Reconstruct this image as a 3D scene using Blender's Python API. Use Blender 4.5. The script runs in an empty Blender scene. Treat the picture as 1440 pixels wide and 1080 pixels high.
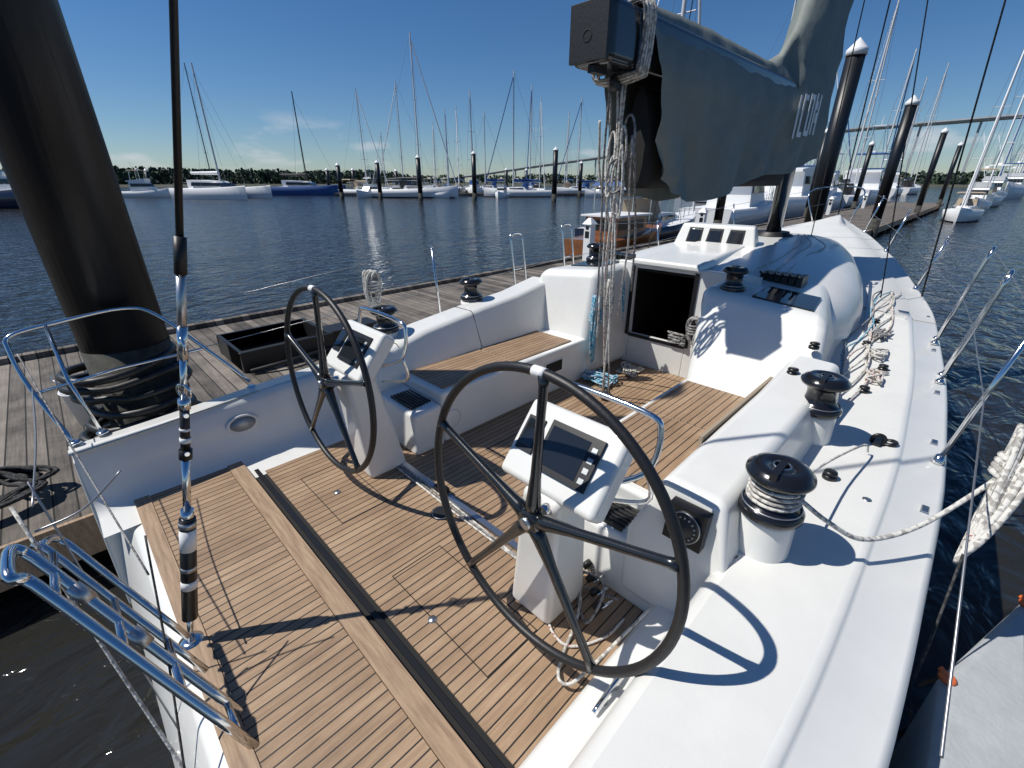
import bpy, bmesh, math, random
from mathutils import Vector, Matrix, noise
random.seed(7)
R_=random.random
def W(p): return Vector((-p[1],p[0],p[2]))   # (forward, port, up) -> world
scene=bpy.context.scene
scene.view_settings.view_transform='Standard'; scene.view_settings.look='None'; scene.view_settings.exposure=0

# ------------------------------------------------------------ materials
def newmat(name):
    m=bpy.data.materials.new(name); m.use_nodes=True
    nt=m.node_tree; b=nt.nodes['Principled BSDF']
    return m,nt,b
def mat(name,col,rough=.5,metal=0.,var=0.,vscale=8.,bump=0.,bscale=60.,coat=0.,col2=None,stretch=None,bdist=.01):
    m,nt,b=newmat(name)
    b.inputs['Base Color'].default_value=(*col,1); b.inputs['Roughness'].default_value=rough
    b.inputs['Metallic'].default_value=metal
    if coat: b.inputs['Coat Weight'].default_value=coat; b.inputs['Coat Roughness'].default_value=.08
    geo=nt.nodes.new('ShaderNodeNewGeometry'); vec=geo.outputs['Position']
    if stretch:
        mp=nt.nodes.new('ShaderNodeMapping'); mp.inputs['Scale'].default_value=stretch
        nt.links.new(vec,mp.inputs['Vector']); vec=mp.outputs['Vector']
    if var or col2:
        n=nt.nodes.new('ShaderNodeTexNoise'); n.inputs['Scale'].default_value=vscale; n.inputs['Detail'].default_value=6; n.inputs['Roughness'].default_value=.65
        nt.links.new(vec,n.inputs['Vector'])
        r=nt.nodes.new('ShaderNodeValToRGB'); r.color_ramp.elements[0].position=.33; r.color_ramp.elements[1].position=.67
        c2=col2 or tuple(c*(1-var) for c in col)
        r.color_ramp.elements[0].color=(*c2,1); r.color_ramp.elements[1].color=(*col,1)
        nt.links.new(n.outputs['Fac'],r.inputs['Fac']); nt.links.new(r.outputs['Color'],b.inputs['Base Color'])
    if bump:
        n=nt.nodes.new('ShaderNodeTexNoise'); n.inputs['Scale'].default_value=bscale; n.inputs['Detail'].default_value=3
        nt.links.new(vec,n.inputs['Vector'])
        bp=nt.nodes.new('ShaderNodeBump'); bp.inputs['Strength'].default_value=bump; bp.inputs['Distance'].default_value=bdist
        nt.links.new(n.outputs['Fac'],bp.inputs['Height']); nt.links.new(bp.outputs['Normal'],b.inputs['Normal'])
    return m
def plankmat(name,axis,w,seam,cols,seamcol,rough=.6,grain=(60,3),off=0.,blen=0.,stain=.3,idv=.45):
    m,nt,b=newmat(name); N=nt.nodes.new; L=nt.links.new
    geo=N('ShaderNodeNewGeometry'); sp=N('ShaderNodeSeparateXYZ'); L(geo.outputs['Position'],sp.inputs[0])
    def M(op,a,bv=None):
        n=N('ShaderNodeMath'); n.operation=op
        for i,x in enumerate((a,bv)):
            if x is None: continue
            if isinstance(x,(int,float)): n.inputs[i].default_value=x
            else: L(x,n.inputs[i])
        return n.outputs[0]
    c=sp.outputs[axis]; o=sp.outputs[1-axis]
    u=M('DIVIDE',M('ADD',c,off+50*w),w); fr=M('FRACT',u); idn=M('FLOOR',u)
    s=M('LESS_THAN',fr,seam/w)
    if blen:
        wn0=N('ShaderNodeTexWhiteNoise'); wn0.noise_dimensions='1D'; L(idn,wn0.inputs['W'])
        q=M('ADD',M('DIVIDE',o,blen),M('MULTIPLY',wn0.outputs['Value'],7.3)); s2=M('LESS_THAN',M('FRACT',q),.004/blen)
        s=M('MAXIMUM',s,s2); idn=M('ADD',idn,M('MULTIPLY',M('FLOOR',q),17.13))
    wn=N('ShaderNodeTexWhiteNoise'); wn.noise_dimensions='1D'; L(idn,wn.inputs['W'])
    cb=N('ShaderNodeCombineXYZ')
    L(M('MULTIPLY',c,grain[0]),cb.inputs[axis]); L(M('MULTIPLY',o,grain[1]),cb.inputs[1-axis]); L(M('MULTIPLY',wn.outputs['Value'],30.),cb.inputs[2])
    n1=N('ShaderNodeTexNoise'); n1.inputs['Scale'].default_value=1; n1.inputs['Detail'].default_value=7; n1.inputs['Roughness'].default_value=.7; L(cb.outputs[0],n1.inputs['Vector'])
    n2=N('ShaderNodeTexNoise'); n2.inputs['Scale'].default_value=2.2; n2.inputs['Detail'].default_value=6; n2.inputs['Roughness'].default_value=.65; L(geo.outputs['Position'],n2.inputs['Vector'])
    f=M('ADD',M('MULTIPLY',n1.outputs['Fac'],.75),M('MULTIPLY',wn.outputs['Value'],idv)); f=M('ADD',f,.22-idv*.5); f=M('ADD',f,M('MULTIPLY',M('SUBTRACT',n2.outputs['Fac'],.5),stain*2))
    r=N('ShaderNodeValToRGB'); r.color_ramp.elements[0].position=.28; r.color_ramp.elements[1].position=.88
    r.color_ramp.elements[0].color=(*cols[0],1); r.color_ramp.elements[1].color=(*cols[1],1)
    e=r.color_ramp.elements.new(.58); e.color=(*cols[2],1)
    L(f,r.inputs['Fac'])
    mx=N('ShaderNodeMix'); mx.data_type='RGBA'; L(s,mx.inputs[0]); L(r.outputs['Color'],mx.inputs[6]); mx.inputs[7].default_value=(*seamcol,1)
    L(mx.outputs[2],b.inputs['Base Color']); b.inputs['Roughness'].default_value=rough
    h=M('SUBTRACT',M('MULTIPLY',n1.outputs['Fac'],.4),s)
    bp=N('ShaderNodeBump'); bp.inputs['Strength'].default_value=.5; bp.inputs['Distance'].default_value=.003; L(h,bp.inputs['Height']); L(bp.outputs['Normal'],b.inputs['Normal'])
    return m
def ropemat(name,c1,c2,sc=55.,th=.62):
    m,nt,b=newmat(name); N=nt.nodes.new; L=nt.links.new
    g=N('ShaderNodeNewGeometry'); v=N('ShaderNodeTexVoronoi'); v.inputs['Scale'].default_value=sc; L(g.outputs['Position'],v.inputs['Vector'])
    r=N('ShaderNodeValToRGB'); r.color_ramp.interpolation='CONSTANT'; r.color_ramp.elements[0].color=(*c1,1); r.color_ramp.elements[1].position=th; r.color_ramp.elements[1].color=(*c2,1)
    sp=N('ShaderNodeSeparateColor'); L(v.outputs['Color'],sp.inputs[0]); L(sp.outputs[0],r.inputs['Fac']); L(r.outputs['Color'],b.inputs['Base Color'])
    b.inputs['Roughness'].default_value=.85
    bp=N('ShaderNodeBump'); bp.inputs['Distance'].default_value=.003; L(v.outputs['Distance'],bp.inputs['Height']); L(bp.outputs['Normal'],b.inputs['Normal'])
    return m
M_gel=mat('gelcoat_white',(.76,.755,.72),.32,var=.07,vscale=3,coat=.3,bump=.02,bscale=5)
M_nons=mat('nonskid_deck',(.71,.705,.67),.6,var=.08,vscale=2.5,bump=.4,bscale=320,bdist=.002)
M_hull=mat('hull_white',(.8,.8,.79),.2,coat=.5)
M_teak=plankmat('teak_planks',0,.050,.0065,((.18,.112,.066),(.45,.315,.20),(.315,.205,.122)),(.012,.011,.01),grain=(70,4),stain=.36,idv=.18)
M_teakb=mat('teak_border',(.41,.285,.18),.6,col2=(.24,.155,.095),vscale=1.,stretch=(5,60,10),bump=.2,bscale=1)
M_dock=plankmat('dock_boards',1,.14,.012,((.05,.043,.037),(.25,.215,.18),(.14,.12,.10)),(.008,.007,.006),rough=.85,grain=(40,2),stain=.5)
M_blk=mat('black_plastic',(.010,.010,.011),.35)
M_mblk=mat('matte_black',(.011,.011,.012),.48,bump=.1)
M_carbon=mat('carbon_black',(.009,.010,.011),.25,coat=.6,bump=.05,bscale=120)
M_winch=mat('winch_black',(.014,.014,.016),.2,metal=.3,coat=.5)
M_steel=mat('stainless_steel',(.72,.73,.74),.14,metal=1.)
M_alu=mat('brushed_aluminium',(.5,.51,.52),.38,metal=1.)
M_mastw=mat('mast_paint',(.62,.63,.64),.4)
M_wire=mat('wire_rope',(.35,.35,.36),.35,metal=.8)
M_screen=mat('lcd_screen',(.015,.018,.022),.08,coat=.5)
M_white=mat('white_paint',(.8,.8,.79),.4)
M_cover=mat('sail_cover_canvas',(.225,.25,.228),.7,var=.22,vscale=2.5,bump=.6,bscale=7)
M_letter=mat('lettering_white',(.88,.88,.86),.7)
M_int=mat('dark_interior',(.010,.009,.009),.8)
M_grate=mat('oval_vent',(.45,.47,.47),.45,metal=.3)
M_pile=mat('pile_sleeve',(.005,.007,.010),.42,bump=.25,bscale=2,stretch=(6,6,.4),bdist=.03)
M_grime=mat('pile_grime',(.075,.072,.058),.85,col2=(.012,.013,.013),vscale=5,bump=.5,bscale=12)
M_ropeW=ropemat('rope_white',(.62,.60,.55),(.36,.34,.31))
M_ropeR=ropemat('rope_white_red',(.60,.57,.52),(.36,.14,.12),90,.84)
M_ropeB=ropemat('rope_blue',(.10,.32,.46),(.5,.57,.6),60)
M_ropeG=ropemat('rope_grey',(.30,.29,.28),(.14,.14,.14),60)
M_ropeK=ropemat('rope_black',(.02,.02,.02),(.05,.05,.05),60)
M_rubber=mat('rubber_black',(.011,.011,.011),.45)
M_grey=mat('grey_fabric',(.40,.42,.43),.8,var=.16,vscale=6,bump=.3,bscale=40)
M_orange=mat('orange_plastic',(.75,.16,.04),.5)
M_conc=mat('bridge_concrete',(.42,.45,.48),.85,var=.2,vscale=.1)
M_varn=mat('varnished_wood',(.28,.10,.03),.25,coat=.6,var=.4,vscale=3)
M_glass=mat('dark_glass',(.015,.02,.025),.06)
M_navy=mat('navy_hull',(.012,.02,.05),.25)
M_blue=mat('blue_canvas',(.02,.08,.25),.7)
M_tan=mat('tan_canvas',(.35,.28,.2),.8)
M_soil=mat('shore_ground',(.08,.085,.06),.95,var=.4,vscale=.2)
def leafmat():
    m,nt,b=newmat('foliage'); N=nt.nodes.new; L=nt.links.new
    g=N('ShaderNodeNewGeometry'); n=N('ShaderNodeTexNoise'); n.inputs['Scale'].default_value=.35; n.inputs['Detail'].default_value=5; L(g.outputs['Position'],n.inputs['Vector'])
    r=N('ShaderNodeValToRGB'); r.color_ramp.elements[0].position=.35; r.color_ramp.elements[1].position=.65
    r.color_ramp.elements[0].color=(.018,.036,.024,1); r.color_ramp.elements[1].color=(.05,.082,.045,1); L(n.outputs['Fac'],r.inputs['Fac']); L(r.outputs['Color'],b.inputs['Base Color']); b.inputs['Roughness'].default_value=.9
    return m
M_leaf=leafmat()
def watermat():
    m,nt,b=newmat('harbour_water'); N=nt.nodes.new; L=nt.links.new
    b.inputs['Base Color'].default_value=(.020,.020,.018,1); b.inputs['Roughness'].default_value=.07; b.inputs['IOR'].default_value=1.33
    g=N('ShaderNodeNewGeometry'); mp=N('ShaderNodeMapping'); mp.inputs['Rotation'].default_value=(0,0,math.radians(25)); mp.inputs['Scale'].default_value=(1,.5,1); L(g.outputs['Position'],mp.inputs['Vector'])
    n=N('ShaderNodeTexNoise'); n.inputs['Scale'].default_value=3.4; n.inputs['Detail'].default_value=3; n.inputs['Roughness'].default_value=.5; n.inputs['Distortion'].default_value=.5; L(mp.outputs[0],n.inputs['Vector'])
    n2=N('ShaderNodeTexNoise'); n2.inputs['Scale'].default_value=.35; n2.inputs['Detail'].default_value=3; L(mp.outputs[0],n2.inputs['Vector'])
    a=N('ShaderNodeMath'); a.operation='MULTIPLY_ADD'; L(n2.outputs['Fac'],a.inputs[0]); a.inputs[1].default_value=1.4; L(n.outputs['Fac'],a.inputs[2])
    bp=N('ShaderNodeBump'); bp.inputs['Strength'].default_value=1.; bp.inputs['Distance'].default_value=.10; L(a.outputs[0],bp.inputs['Height']); L(bp.outputs['Normal'],b.inputs['Normal'])
    return m
M_water=watermat()

# ------------------------------------------------------------ mesh builder
def smoothpts(pts,k=6):
    P=[Vector(p) for p in pts]
    if len(P)<3: return P
    out=[]; Q=[P[0]*2-P[1]]+P+[P[-1]*2-P[-2]]
    for i in range(1,len(Q)-2):
        a,b,c,d=Q[i-1:i+3]
        for j in range(k):
            t=j/k
            out.append(.5*((2*b)+(c-a)*t+(2*a-5*b+4*c-d)*t*t+(3*b-a-3*c+d)*t**3))
    out.append(P[-1]); return out
class B:
    def __init__(s,name,conv=W): s.name=name;s.v=[];s.f=[];s.m=[];s.sm=[];s.mats=[];s.cv=conv
    def mi(s,m):
        if m not in s.mats: s.mats.append(m)
        return s.mats.index(m)
    def add(s,vs,fs,m,smooth=False):
        o=len(s.v); s.v+=[s.cv(p) for p in vs]; k=s.mi(m)
        for f in fs: s.f.append([i+o for i in f]); s.m.append(k); s.sm.append(smooth)
        return s
    def hexa(s,b,t,m):
        n=len(b); fs=[list(range(n))[::-1],list(range(n,2*n))]+[[i,(i+1)%n,n+(i+1)%n,n+i] for i in range(n)]
        return s.add(list(b)+list(t),fs,m)
    def prism(s,poly,z0,z1,m): return s.hexa([(p[0],p[1],z0) for p in poly],[(p[0],p[1],z1) for p in poly],m)
    def box(s,a0,a1,b0,b1,c0,c1,m): return s.prism([(a0,b0),(a1,b0),(a1,b1),(a0,b1)],c0,c1,m)
    def tube(s,pts,r,m,n=8,smooth=0,closed=False):
        P=smoothpts(pts,smooth) if smooth else [Vector(p) for p in pts]
        N=len(P); rr=r if isinstance(r,(list,tuple)) else [r]*N
        if len(rr)!=N: rr=[rr[min(len(rr)-1,int(i*len(rr)/N))] for i in range(N)]
        t0=(P[1]-P[0]).normalized(); up=Vector((0,0,1)) if abs(t0.z)<.9 else Vector((1,0,0))
        nx=t0.cross(up).normalized(); vs=[]
        for i in range(N):
            if closed: t=(P[(i+1)%N]-P[i-1]).normalized()
            else: t=(P[min(i+1,N-1)]-P[max(i-1,0)]).normalized()
            nx=(nx-t*nx.dot(t)); nx=nx.normalized() if nx.length>1e-6 else t.orthogonal().normalized()
            ny=t.cross(nx)
            for j in range(n):
                a=2*math.pi*j/n; vs.append(P[i]+(nx*math.cos(a)+ny*math.sin(a))*rr[i])
        fs=[]
        for i in range(N if closed else N-1):
            i2=(i+1)%N
            for j in range(n): fs.append([i*n+j,i*n+(j+1)%n,i2*n+(j+1)%n,i2*n+j])
        s.add(vs,fs,m,True)
        if not closed:
            s.add(vs[:n],[list(range(n))[::-1]],m); s.add(vs[-n:],[list(range(n))],m)
        return s
    def lathe(s,c,prof,m,n=28,axis=(0,0,1)):
        c=Vector(c); a=Vector(axis).normalized(); x=a.orthogonal().normalized(); y=a.cross(x); vs=[];fs=[]
        for r,z in prof:
            for j in range(n):
                t=2*math.pi*j/n; vs.append(c+a*z+(x*math.cos(t)+y*math.sin(t))*max(r,1e-4))
        for i in range(len(prof)-1):
            for j in range(n): fs.append([i*n+j,i*n+(j+1)%n,(i+1)*n+(j+1)%n,(i+1)*n+j])
        s.add(vs,fs,m,True)
        if prof[0][0]>.001: s.add(vs[:n],[list(range(n))[::-1]],m)
        if prof[-1][0]>.001: s.add(vs[-n:],[list(range(n))],m)
        return s
    def torus(s,c,axis,R,r,m,n=64,k=10):
        c=Vector(c); a=Vector(axis).normalized(); x=a.orthogonal().normalized(); y=a.cross(x)
        pts=[c+(x*math.cos(2*math.pi*i/n)+y*math.sin(2*math.pi*i/n))*R for i in range(n)]
        return s.tube(pts,r,m,k,closed=True)
    def loft(s,secs,m,closed=False,caps=False,smooth=True):
        n=len(secs[0]); vs=[p for q in secs for p in q]; fs=[]
        for i in range(len(secs)-1):
            for j in range(n if closed else n-1): fs.append([i*n+j,i*n+(j+1)%n,(i+1)*n+(j+1)%n,(i+1)*n+j])
        s.add(vs,fs,m,smooth)
        if caps: s.add(secs[0],[list(range(n))[::-1]],m); s.add(secs[-1],[list(range(n))],m)
        return s
    def mesh(s):
        me=bpy.data.meshes.new(s.name); me.from_pydata([tuple(v) for v in s.v],[],s.f)
        for m in s.mats: me.materials.append(m)
        me.polygons.foreach_set('material_index',s.m); me.polygons.foreach_set('use_smooth',s.sm)
        return me
    def done(s,bevel=0,parent=None,weld=True,seg=3,angle=40):
        me=s.mesh(); bm=bmesh.new(); bm.from_mesh(me)
        if weld: bmesh.ops.remove_doubles(bm,verts=bm.verts,dist=1e-5)
        bmesh.ops.recalc_face_normals(bm,faces=bm.faces); bm.to_mesh(me); bm.free()
        c=Vector((0,0,0)); 
        if me.vertices:
            lo=Vector(min(v.co[i] for v in me.vertices) for i in range(3)); hi=Vector(max(v.co[i] for v in me.vertices) for i in range(3)); c=(lo+hi)/2
        me.transform(Matrix.Translation(-c))
        o=bpy.data.objects.new(s.name,me); o.location=c; scene.collection.objects.link(o)
        if bevel:
            for p in me.polygons: p.use_smooth=True
            md=o.modifiers.new('bevel','BEVEL'); md.width=bevel; md.segments=seg; md.limit_method='ANGLE'; md.angle_limit=math.radians(angle); md.harden_normals=True
        if parent: o.parent=parent
        return o
def empty(name):
    e=bpy.data.objects.new(name,None); scene.collection.objects.link(e); return e
def lerp(a,b,t): return a+(b-a)*t
def interp(x,tab):
    if x<=tab[0][0]: return tab[0][1]
    for (a,b),(c,d) in zip(tab,tab[1:]):
        if x<=c: return lerp(b,d,(x-a)/(c-a))
    return tab[-1][1]
def smi(x,tab):   # smoothed interpolation
    return (interp(x-.35,tab)+interp(x,tab)*2+interp(x+.35,tab))/4

# ------------------------------------------------------------ yacht
yacht=empty('sailing_yacht')
HW=[(-.3,1.97),(1.3,2.1),(3,2.14),(4.6,2.085),(6.5,1.9),(8.6,1.40),(10.3,.85),(11.6,.36),(12.5,.03)]
SZ=[(-.3,-1.55),(1.3,-1.5),(3,-1.47),(4.6,-1.41),(6.5,-1.27),(8.6,-1.06),(10.3,-.87),(12.5,-.68)]
def ctr(F): return 1.82+.51*(max(F,0)/12.5)**1.6
def hw(F): return smi(F,HW) if F<12 else interp(F,HW)
def sz(F): return smi(F,SZ)
st=[-.28+i*(12.5+.28)/70 for i in range(71)]
# hull sides
h=B('hull')
for sgn in (-1,1):
    secs=[]
    for F in st:
        c=ctr(F);w=hw(F);z=sz(F)
        secs.append([(F,c+sgn*w*k,lerp(z-.05,-3.2,t)) for k,t in ((1,0),(1.0,.12),(.985,.35),(.95,.6),(.86,.8),(.6,1.))])
    h.loft(secs,M_hull)
h.done(parent=yacht)
# decks
dk=B('deck')
for sgn,I in ((-1,(.34,.60,.95)),(1,(3.64,3.42,3.15))):
    secs=[];sec2=[]
    for F in [f for f in st if f<1.72]+[1.725,1.735]+[f for f in st if 1.76<f<6.3]:
        inner=I[0] if F<1.73 else (I[1] if F<4 else I[2])
        c=ctr(F);w=hw(F);z=sz(F); e=c+sgn*w; s=-sgn
        secs.append([(F,e,z-.05),(F,e+s*.012,z-.022),(F,e+s*.03,z-.012),(F,e+s*.20,z-.008),(F,e+s*.212,z+.004),(F,e+s*.222,z+.014),(F,e+s*.25,z+.016)])
        sec2.append([(F,e+s*.25,z+.016),(F,(e+I[0])/2+s*.1,z+.018),(F,inner,z+.016+(.03 if F>5 else 0))])
    dk.loft(secs,M_gel,smooth=True); dk.loft(sec2,M_nons)
secs=[]
for F in [f for f in st if f>=6.1]:
    c=ctr(F);w=hw(F);z=sz(F); row=[]
    cam=.10*w/2.1
    k=min(1,w/.5)
    prof=[(1,-.05),(1-.012/w*k if w>.1 else .95,-.018),(1-.03/w*k if w>.1 else .9,-.008),(1-.2/max(w,.5),-.004),(1-.215/max(w,.5),.012),(.6,.016+cam*.5),(.3,.016+cam*.85),(0,.016+cam)]
    for a,dz in prof: row.append((F,c-w*a,z+dz))
    for a,dz in prof[::-1][1:]: row.append((F,c+w*a,z+dz))
    secs.append(row)
dk.loft(secs,M_nons)
dk.done(parent=yacht)
sj=B('deck_joint_strips')
sj.box(3.42,3.432,.04,.31,sz(3.4)+.012,sz(3.4)+.019,M_gel); sj.box(6.0,6.012,.3,.55,sz(6)+.02,sz(6)+.045,M_gel)
for F in (2.7,3.5,4.35,5.3,6.3):
    P=ctr(F)-hw(F)+.07; sj.hexa([(F-.035,P-.018,sz(F)-.012),(F+.035,P-.018,sz(F)-.012),(F+.035,P+.018,sz(F)-.012),(F-.035,P+.018,sz(F)-.012)],[(F-.03,P-.012,sz(F)-.002),(F+.03,P-.012,sz(F)-.002),(F+.03,P+.012,sz(F)-.002),(F-.03,P+.012,sz(F)-.002)],M_alu)
sj.lathe((2.55,.02,sz(2.5)+.014),[(.022,0),(.02,.006),(0,.007)],M_alu,16)
sj.done(parent=yacht)
# cockpit liner aft + sole base + transom
lin=B('cockpit_liner')
Fs=[-.27,.0,.5,1.0,1.7]
lin.loft([[(F,.34,sz(F)+.016),(F,.37,sz(F)-.0),(F,.40,sz(F)-.04),(F,.43,-1.72),(F,.46,-1.80),(F,.50,-1.825),(F,.57,-1.835),(F,.60,-1.86),(F,.615,-1.975)] for F in Fs],M_gel)
lin.loft([[(F,3.64,sz(F)+.016),(F,3.61,sz(F)),(F,3.59,sz(F)-.04),(F,3.56,-1.7),(F,3.53,-1.85),(F,3.48,-1.92),(F,3.40,-1.945),(F,3.2,-1.955)] for F in Fs],M_gel)
lin.box(-.08,4.52,.4,3.45,-2.1,-1.962,M_gel)
lin.box(-.07,.56,3.3,3.56,-2.1,-1.952,M_gel)
lin.done(parent=yacht)
tr=B('transom')
secs=[]
for F,z in ((-.085,-1.96),(-.13,-1.975),(-.20,-2.1),(-.34,-2.9)): secs.append([(F,p,z) for p in (-.13,.4,1.8,3.2,3.78)])
tr.loft(secs,M_gel)
for a,b in ((-.16,.36),(3.60,3.79)):
    tr.hexa([(-.34,a,-2.9),(-.08,a,-2.9),(-.08,b,-2.9),(-.34,b,-2.9)],[(-.281,a,-1.60),(-.08,a,-1.565),(-.08,b,-1.565),(-.281,b,-1.60)],M_gel)
tr.done(bevel=.02,parent=yacht)
# teak
tk=B('teak_sole')
tk.box(.655,4.49,.63,3.24,-1.97,-1.95,M_teak)
tk.box(.0,.465,.5,3.50,-1.965,-1.93,M_teak)
tk.box(-.085,-.003,.5,3.52,-1.965,-1.926,M_teakb)
tk.box(.468,.565,.5,3.50,-1.965,-1.926,M_teakb)
tk.box(.004,.45,3.503,3.53,-1.965,-1.927,M_teakb)
tk.done(parent=yacht)
ch=B('sole_channel_and_hatches')
ch.box(.57,.655,.62,3.3,-1.99,-1.957,M_int)
ch.box(.60,.628,.62,3.3,-1.957,-1.947,M_blk)
def seamrect(F0,F1,P0,P1,z=-1.9475,w=.004,m=M_int):
    for a in ((F0,F0+w,P0,P1),(F1-w,F1,P0,P1),(F0+w,F1-w,P0,P0+w),(F0+w,F1-w,P1-w,P1)): ch.box(*a,z-.004,z,m)
seamrect(.80,1.12,.95,1.72); seamrect(.80,1.12,2.30,2.95); seamrect(2.0,2.9,1.6,2.3)
ch.lathe((1.3,1.94,-1.951),[(.07,0),(.07,.006),(.055,.009),(0,.009)],M_mblk)
ch.torus((1.3,1.94,-1.943),(0,0,1),.062,.003,M_alu,30,6)
ch.lathe((.8,1.35,-1.951),[(.022,0),(.022,.004),(0,.005)],M_alu); ch.lathe((.92,2.62,-1.951),[(.022,0),(.022,.004),(0,.005)],M_alu)
ch.done(parent=yacht)
# benches
bn=B('cockpit_benches')
bn.box(1.84,3.75,2.62,3.35,-1.96,-1.51,M_gel)
bn.hexa([(1.56,2.60,-1.96),(1.838,2.6,-1.96),(1.838,3.3,-1.96),(1.56,3.3,-1.96)],[(1.58,2.62,-1.62),(1.838,2.62,-1.6),(1.838,3.3,-1.58),(1.58,3.3,-1.6)],M_gel)
bn.box(1.84,3.6,.55,1.42,-1.96,-1.51,M_gel)
bn.hexa([(1.56,.5,-1.96),(1.838,.5,-1.96),(1.838,1.40,-1.96),(1.56,1.38,-1.96)],[(1.6,.5,-1.62),(1.838,.5,-1.6),(1.838,1.38,-1.6),(1.6,1.36,-1.62)],M_gel)
bn.done(bevel=.03,parent=yacht)
bt=B('bench_teak')
for a,b in ((1.9,2.70),(2.72,3.55)): bt.box(a,b,2.68,3.17,-1.515,-1.499,M_teak)
for a,b in ((1.9,2.72),(2.74,3.42)): bt.box(a,b,.82,1.37,-1.515,-1.499,M_teak)
for i in range(7):
    bt.box(1.62+i*.028,1.637+i*.028,2.72,3.02,-1.612,-1.588,M_blk); bt.box(1.63+i*.028,1.647+i*.028,.85,1.2,-1.615,-1.592,M_blk)
bt.box(3.06,3.34,2.612,2.63,-1.74,-1.61,M_gel); bt.box(3.08,3.32,2.606,2.62,-1.73,-1.62,M_int)
bt.lathe((1.93,2.622,-1.76),[(.085,0),(.085,.006),(.07,.012),(0,.013)],M_gel,axis=(0,-1,0))
bt.torus((1.93,2.612,-1.76),(0,-1,0),.078,.003,M_grate,28,6)
bt.done(bevel=.004,parent=yacht,seg=2)
# coamings (closed profile lofts)
co=B('coamings')
def coam(side,tab):
    secs=[]
    for F,top in tab:
        if side>0: pr=[(3.16,-1.52),(3.30,top),(3.60,top-.005),(3.70,-1.5),(3.70,-1.9),(3.16,-1.9)]
        else: pr=[(.80,-1.52),(.70,top),(.42,top-.01),(.34,-1.5),(.34,-1.9),(.80,-1.9)]
        secs.append([(F,p,z) for p,z in pr])
    a=secs[0]; secs[0]=[(F-(.12 if z<-1.45 else 0),p,z) for F,p,z in a]
    co.loft(secs,M_gel,closed=True,caps=True)
coam(1,[(1.68,-1.34),(2.2,-1.22),(2.9,-1.14),(3.4,-1.10),(3.95,-1.0)])
coam(-1,[(1.68,-1.22),(2.3,-1.2),(2.9,-1.19),(3.6,-1.12)])
co.done(bevel=.045,parent=yacht,seg=4)
cl=B('coaming_joints')
for F in (1.9,2.75):
    z=interp(F,[(1.68,-1.34),(2.2,-1.22),(2.9,-1.14)]); cl.tube([(F,3.17,-1.49),(F,3.29,z-.02),(F,3.32,z+.0005),(F,3.58,z-.002)],.0035,M_int,6)
cl.done(parent=yacht)
# cabin aft blocks, bulkhead
cb=B('cabin_aft_blocks')
cb.hexa([(3.62,2.60,-1.96),(5.2,2.60,-1.96),(5.6,3.5,-1.96),(3.5,3.60,-1.96)],[(3.92,2.66,-.83),(5.2,2.7,-.82),(5.4,3.15,-.86),(3.86,3.42,-.90)],M_gel)
cb.hexa([(3.42,1.42,-1.96),(5.9,1.42,-1.96),(6.1,.66,-1.96),(3.0,.36,-1.96)],[(3.98,1.62,-.84),(5.5,1.66,-.80),(5.6,.98,-.88),(3.92,.60,-.93)],M_gel)
cb.done(bevel=.09,parent=yacht,seg=6)
bk=B('companionway_bulkhead')
bk.box(4.5,4.56,1.3,1.90,-1.97,-.80,M_gel); bk.box(4.5,4.56,2.58,2.8,-1.97,-.80,M_gel); bk.box(4.5,4.56,1.90,2.58,-1.97,-1.60,M_gel); bk.box(4.5,4.56,1.90,2.58,-.86,-.78,M_gel)
bk.done(bevel=.012,parent=yacht)
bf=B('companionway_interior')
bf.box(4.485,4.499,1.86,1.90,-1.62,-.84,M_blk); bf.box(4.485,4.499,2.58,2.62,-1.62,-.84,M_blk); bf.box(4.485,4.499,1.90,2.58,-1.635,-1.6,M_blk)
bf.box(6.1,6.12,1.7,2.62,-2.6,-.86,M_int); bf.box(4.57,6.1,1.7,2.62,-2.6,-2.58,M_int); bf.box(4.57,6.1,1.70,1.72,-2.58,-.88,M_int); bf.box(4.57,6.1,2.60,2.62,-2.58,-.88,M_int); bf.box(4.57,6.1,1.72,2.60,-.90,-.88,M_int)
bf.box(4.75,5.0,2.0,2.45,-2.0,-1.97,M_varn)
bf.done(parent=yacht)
# coachroof
cr=B('coachroof')
tab=[(4.54,1.20,-.86,2.02),(5.0,1.32,-.80,2.05),(5.6,1.32,-.745,2.06),(6.4,1.20,-.70,2.08),(7.2,1.02,-.68,2.1),(7.9,.82,-.70,2.12),(8.5,.60,-.76,2.14),(9.0,.36,-.86,2.16),(9.2,.2,-.93,2.17)]
secs=[]
for F,w,zt,c in tab:
    zb=sz(F)+.0; row=[]
    for t in range(25):
        a=math.pi*t/24; ca=math.cos(a); sa=math.sin(a)
        x=-math.copysign(abs(ca)**.55,ca)*w; z=zb+(zt-zb)*(sa**.5 if sa>1e-9 else 0)
        row.append((F,c+x*(1.10-.12*sa),z))
    secs.append(row)
cr.loft(secs,M_gel)
cr.done(parent=yacht)
ct=B('coachroof_fittings')
ct.hexa([(4.46,1.84,-.83),(6.0,1.95,-.80),(6.0,2.62,-.80),(4.46,2.64,-.83)],[(4.46,1.88,-.755),(6.0,1.99,-.70),(6.0,2.58,-.70),(4.46,2.60,-.755)],M_gel)
ct.hexa([(5.98,1.86,-.78),(6.4,1.95,-.76),(6.4,2.85,-.76),(5.98,2.92,-.78)],[(6.08,1.94,-.50),(6.3,2.0,-.50),(6.3,2.8,-.50),(6.08,2.86,-.50)],M_gel)
ct.done(bevel=.03,parent=yacht,seg=4)
cf=B('instrument_displays_and_hatches')
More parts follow.
